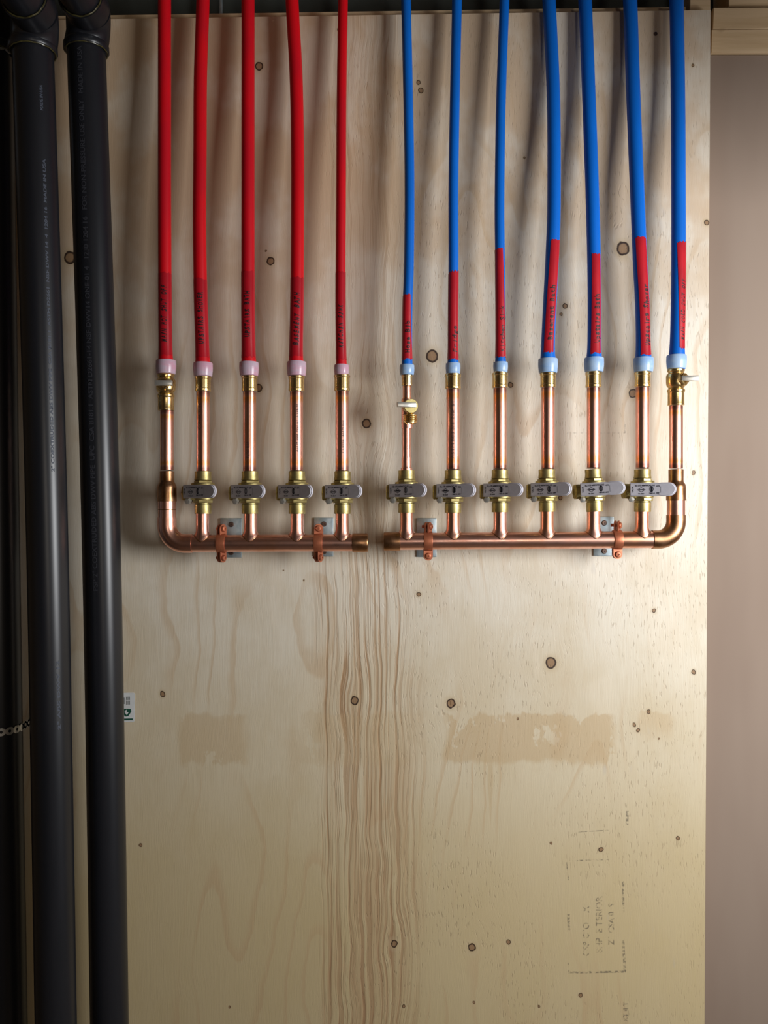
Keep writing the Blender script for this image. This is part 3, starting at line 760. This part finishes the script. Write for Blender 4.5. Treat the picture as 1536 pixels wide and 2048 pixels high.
# ------------------------------------------------------------ plastic tubes
def tube(kind, hw, ctr, yring, Ytop, label, tape=None, writing=None, ring_hw=None, grp=None):
    yb = yring[1]
    col, rg = (M_red, M_ringr) if kind == 'red' else (M_blue, M_ringb)
    y_lo, y_hi = yring[0], -160
    def Yat(y):
        t = max(0.0, min(1.0, (y_lo-120-y)/(y_lo-120-0)))
        return YC+(Ytop-YC)*(t*t*(3-2*t))
    pts = [W(x, y, Yat(y)) for x, y in ctr]
    P = catmull(pts[::-1], 14)
    r = hw*s0
    root = thing('water_tube', P[0], label, 'water tube', grp or ('red hot water tubes' if kind == 'red' else 'blue cold water tubes'))
    zr = W(0, yring[0], YC).z
    rad = [r*(1+0.13*math.exp(-max(0, p.z-zr)/0.012)) for p in P]
    bm = bmesh.new(); sweep(bm, P, rad, 36); obj('tube', bm, col, root, angle=60)
    h = ring_hw; a, b = yring; xr = ctr[-1][0]
    bm = bmesh.new(); vprof(bm, P[0].x, YC, [(hw,b),(h*0.86,b+0.3),(h*0.93,b-1),(h*0.985,a+(b-a)*0.62),(h,a+(b-a)*0.42),(h*0.985,a+2.5),(h*0.94,a+0.8),(hw*1.13,a+0.2)], 40)
    obj('expansion_ring', bm, rg, root)
    fn = tube_fn(P)
    def rloc(z): return r*(1+0.13*math.exp(-max(0, z-zr)/0.012))
    host = root
    if tape:
        y1, y0, L0, R0, L1, R1, slant = tape       # y1 top px, y0 bottom px; spans (fraction of half width) at top and bottom
        zt = W(0, y1, Yat(y1)).z; zb = W(0, y0, Yat(y0)).z
        bm = bmesh.new(); n = 60; m = 14; rows = []
        rnd = random.Random(int(y1*7+xr))
        jt = [rnd.uniform(-0.0016, 0.0016) for _ in range(m+1)]; jb = [rnd.uniform(-0.0018, 0.0018) for _ in range(m+1)]
        asn = lambda v: math.asin(max(-1, min(1, v))) + (max(0, abs(v)-1)*3*(1 if v > 0 else -1))
        for i in range(n+1):
            t = i/n; row = []
            l = asn(L0+(L1-L0)*(1-t)) if False else asn(L1+(L0-L1)*t); rr = asn(R1+(R0-R1)*t)
            for j in range(m+1):
                q = j/m; ph = l+(rr-l)*q
                zz = zb+jb[j]+(zt+jt[j]+slant*(q-0.5)*2-zb-jb[j])*t
                c = fn(zz); row.append(bm.verts.new(c+Vector((math.sin(ph), -math.cos(ph), 0))*(rloc(zz)+0.0005)))
            rows.append(row)
        for i in range(n):
            for j in range(m): bm.faces.new((rows[i][j], rows[i][j+1], rows[i+1][j+1], rows[i+1][j]))
        host = obj('label_tape', bm, M_tape if kind == 'blue' else M_tape2, root, angle=80)
    if writing:
        s, y0, y1, off, size, bold, shear = writing
        z0 = W(0, y0, Yat(y0)).z; z1 = W(0, y1, Yat(y1)).z
        bm = bmesh.new(); rnd = random.Random(len(s)*31+int(xr)); sz = size*s0*1.5
        n = len(s); step = (z1-z0)/n; ph0 = math.asin(off)
        for k, chh in enumerate(s):
            if chh == ' ': continue
            t, w = text_bm(chh, sz*rnd.uniform(0.9, 1.1), bold=bold, shear=shear+rnd.uniform(-0.12, 0.12), cut=0.0022, font_res=2)
            for v in t.verts: v.co.x *= 0.82*step/max(w, step*0.45) if w > step*0.45 else 1.0
            za = z0+k*step+(0 if w > step*0.45 else step*0.3); dy = rnd.uniform(-0.0006, 0.0006)
            def f(x, y):
                zz = za+x; c = fn(zz); R = rloc(zz)+0.0009; ph = ph0-(y-sz*0.36+dy)/R
                return c+Vector((math.sin(ph), -math.cos(ph), 0))*R
            weld_text(bm, t, f)
        obj('handwriting', bm, M_ink, host, smooth=False)
    return root
B = 0.00030
tube('red', 13.0, [(329,-160),(329,0),(329,200),(329,400),(330,600),(331,700),(332,736)], (720,748), -0.032, 'red tube marked main hot shut off, leftmost of the red ones',
     (548,712,-1.0,1.0,-1.0,1.0,0.0), ('MAIN HOT SHUT OFF',686,572,0.08,9.5,B,0.25), 20)
tube('red', 13.2, [(410,-160),(406,0),(401,150),(400,300),(399,450),(401,580),(404,680),(406,740)], (725,753), -0.03, 'red tube marked upstairs shower, bowing slightly left in its middle',
     (560,716,-1.0,1.0,-1.0,1.0,0.0), ('UPSTAIRS SHOWER',690,586,0.1,9.5,B,0.0), 19.5)
tube('red', 13.2, [(494,-160),(496,0),(496,200),(496,400),(496,600),(497,700),(498,740)], (724,752), -0.03, 'red tube marked upstairs bath, straight, middle one of the five',
     (545,716,-1.0,1.0,-1.0,1.0,0.0), ('UPSTAIRS BATH',677,584,0.0,9.5,B,0.0), 19.5)
tube('red', 13.2, [(578,-160),(584,0),(592,150),(595,300),(595,450),(594,600),(592,700),(593,740)], (723,752), -0.028, 'red tube marked basement bath, leaning left at its top',
     (557,714,-1.0,1.0,-1.0,1.0,0.0), ('BASEMENT BATH',694,586,0.12,9.5,B,0.3), 19.5)
tube('red', 9.9, [(688,-160),(686,0),(683,200),(682,400),(681,600),(682,700),(683,742)], (729,751), -0.03, 'thin red tube marked kitchen sink, rightmost of the red ones',
     (546,720,-1.0,1.0,-1.0,1.0,0.0), ('KITCHEN SINK',697,610,0.05,8.5,B,0.3), 15)
tube('blue', 9.9, [(808,-160),(812,0),(816,180),(819,360),(818,520),(815,620),(814,740)], (729,750), -0.03, 'thin blue tube marked hose bib, leftmost of the blue ones',
     (592,720,-1.12,0.5,-1.0,1.0,0.0015), ('Hose Bib',707,642,0.05,9,B,0.0), 14.8)
tube('blue', 10.0, [(916,-160),(914,0),(910,180),(907,360),(907,520),(906,640),(906,740)], (726,748), -0.03, 'thin blue tube marked fridge, second of the blue ones',
     (545,720,-1.05,1.05,-1.05,1.05,0.0025), ('Fridge',706,652,0.3,8.5,B*0.4,0.1), 14.8)
tube('blue', 9.8, [(1013,-160),(1009,0),(1002,200),(999,400),(1000,520),(1001,640),(1001,740)], (724,745), -0.03, 'thin blue tube marked kitchen sink, leaning right at its top',
     (500,715,-1.12,0.45,-1.02,1.0,0.0025), ('Kitchen Sink',704,612,0.2,8.5,B*0.4,0.0), 14.8)
tube('blue', 13.4, [(1090,-160),(1098,0),(1107,200),(1108,400),(1105,500),(1099,620),(1096,690),(1096,740)], (717,746), -0.018, 'thick blue tube marked basement bath, fourth of the blue ones',
     (484,706,-0.45,0.92,-0.72,0.6,0.0), ('Basement Bath',682,572,0.1,9.5,B,0.0), 19.6)
tube('blue', 13.4, [(1160,-160),(1170,0),(1178,200),(1185,400),(1188,520),(1189,620),(1188,740)], (715,744), -0.02, 'thick blue tube marked upstairs bath, fifth of the blue ones',
     (511,709,-0.5,0.75,-0.7,0.72,-0.0005), ('Upstairs Bath',688,590,0.15,9.5,B,0.0), 19.6)
tube('blue', 14.0, [(1250,-160),(1260,0),(1267,200),(1275,400),(1280,520),(1285,620),(1287,740)], (715,744), -0.018, 'thick blue tube marked upstairs shower, leaning left, with the longest tape',
     (478,712,-0.72,0.72,-0.55,0.85,-0.0006), ('Upstairs Shower',694,570,0.25,10,B,0.0), 19.8)
tube('blue', 14.0, [(1350,-160),(1353,0),(1356,200),(1357,400),(1357,520),(1356,620),(1353,740)], (710,738), -0.03, 'thick blue tube marked main cold shut off, rightmost of the blue ones',
     (487,699,-0.5,1.0,0.0,0.92,0.002), ('MAIN COLD SHUT OFF',682,560,0.4,8.5,B*0.5,0.3), 19.8)
bpy.context.view_layer.update()
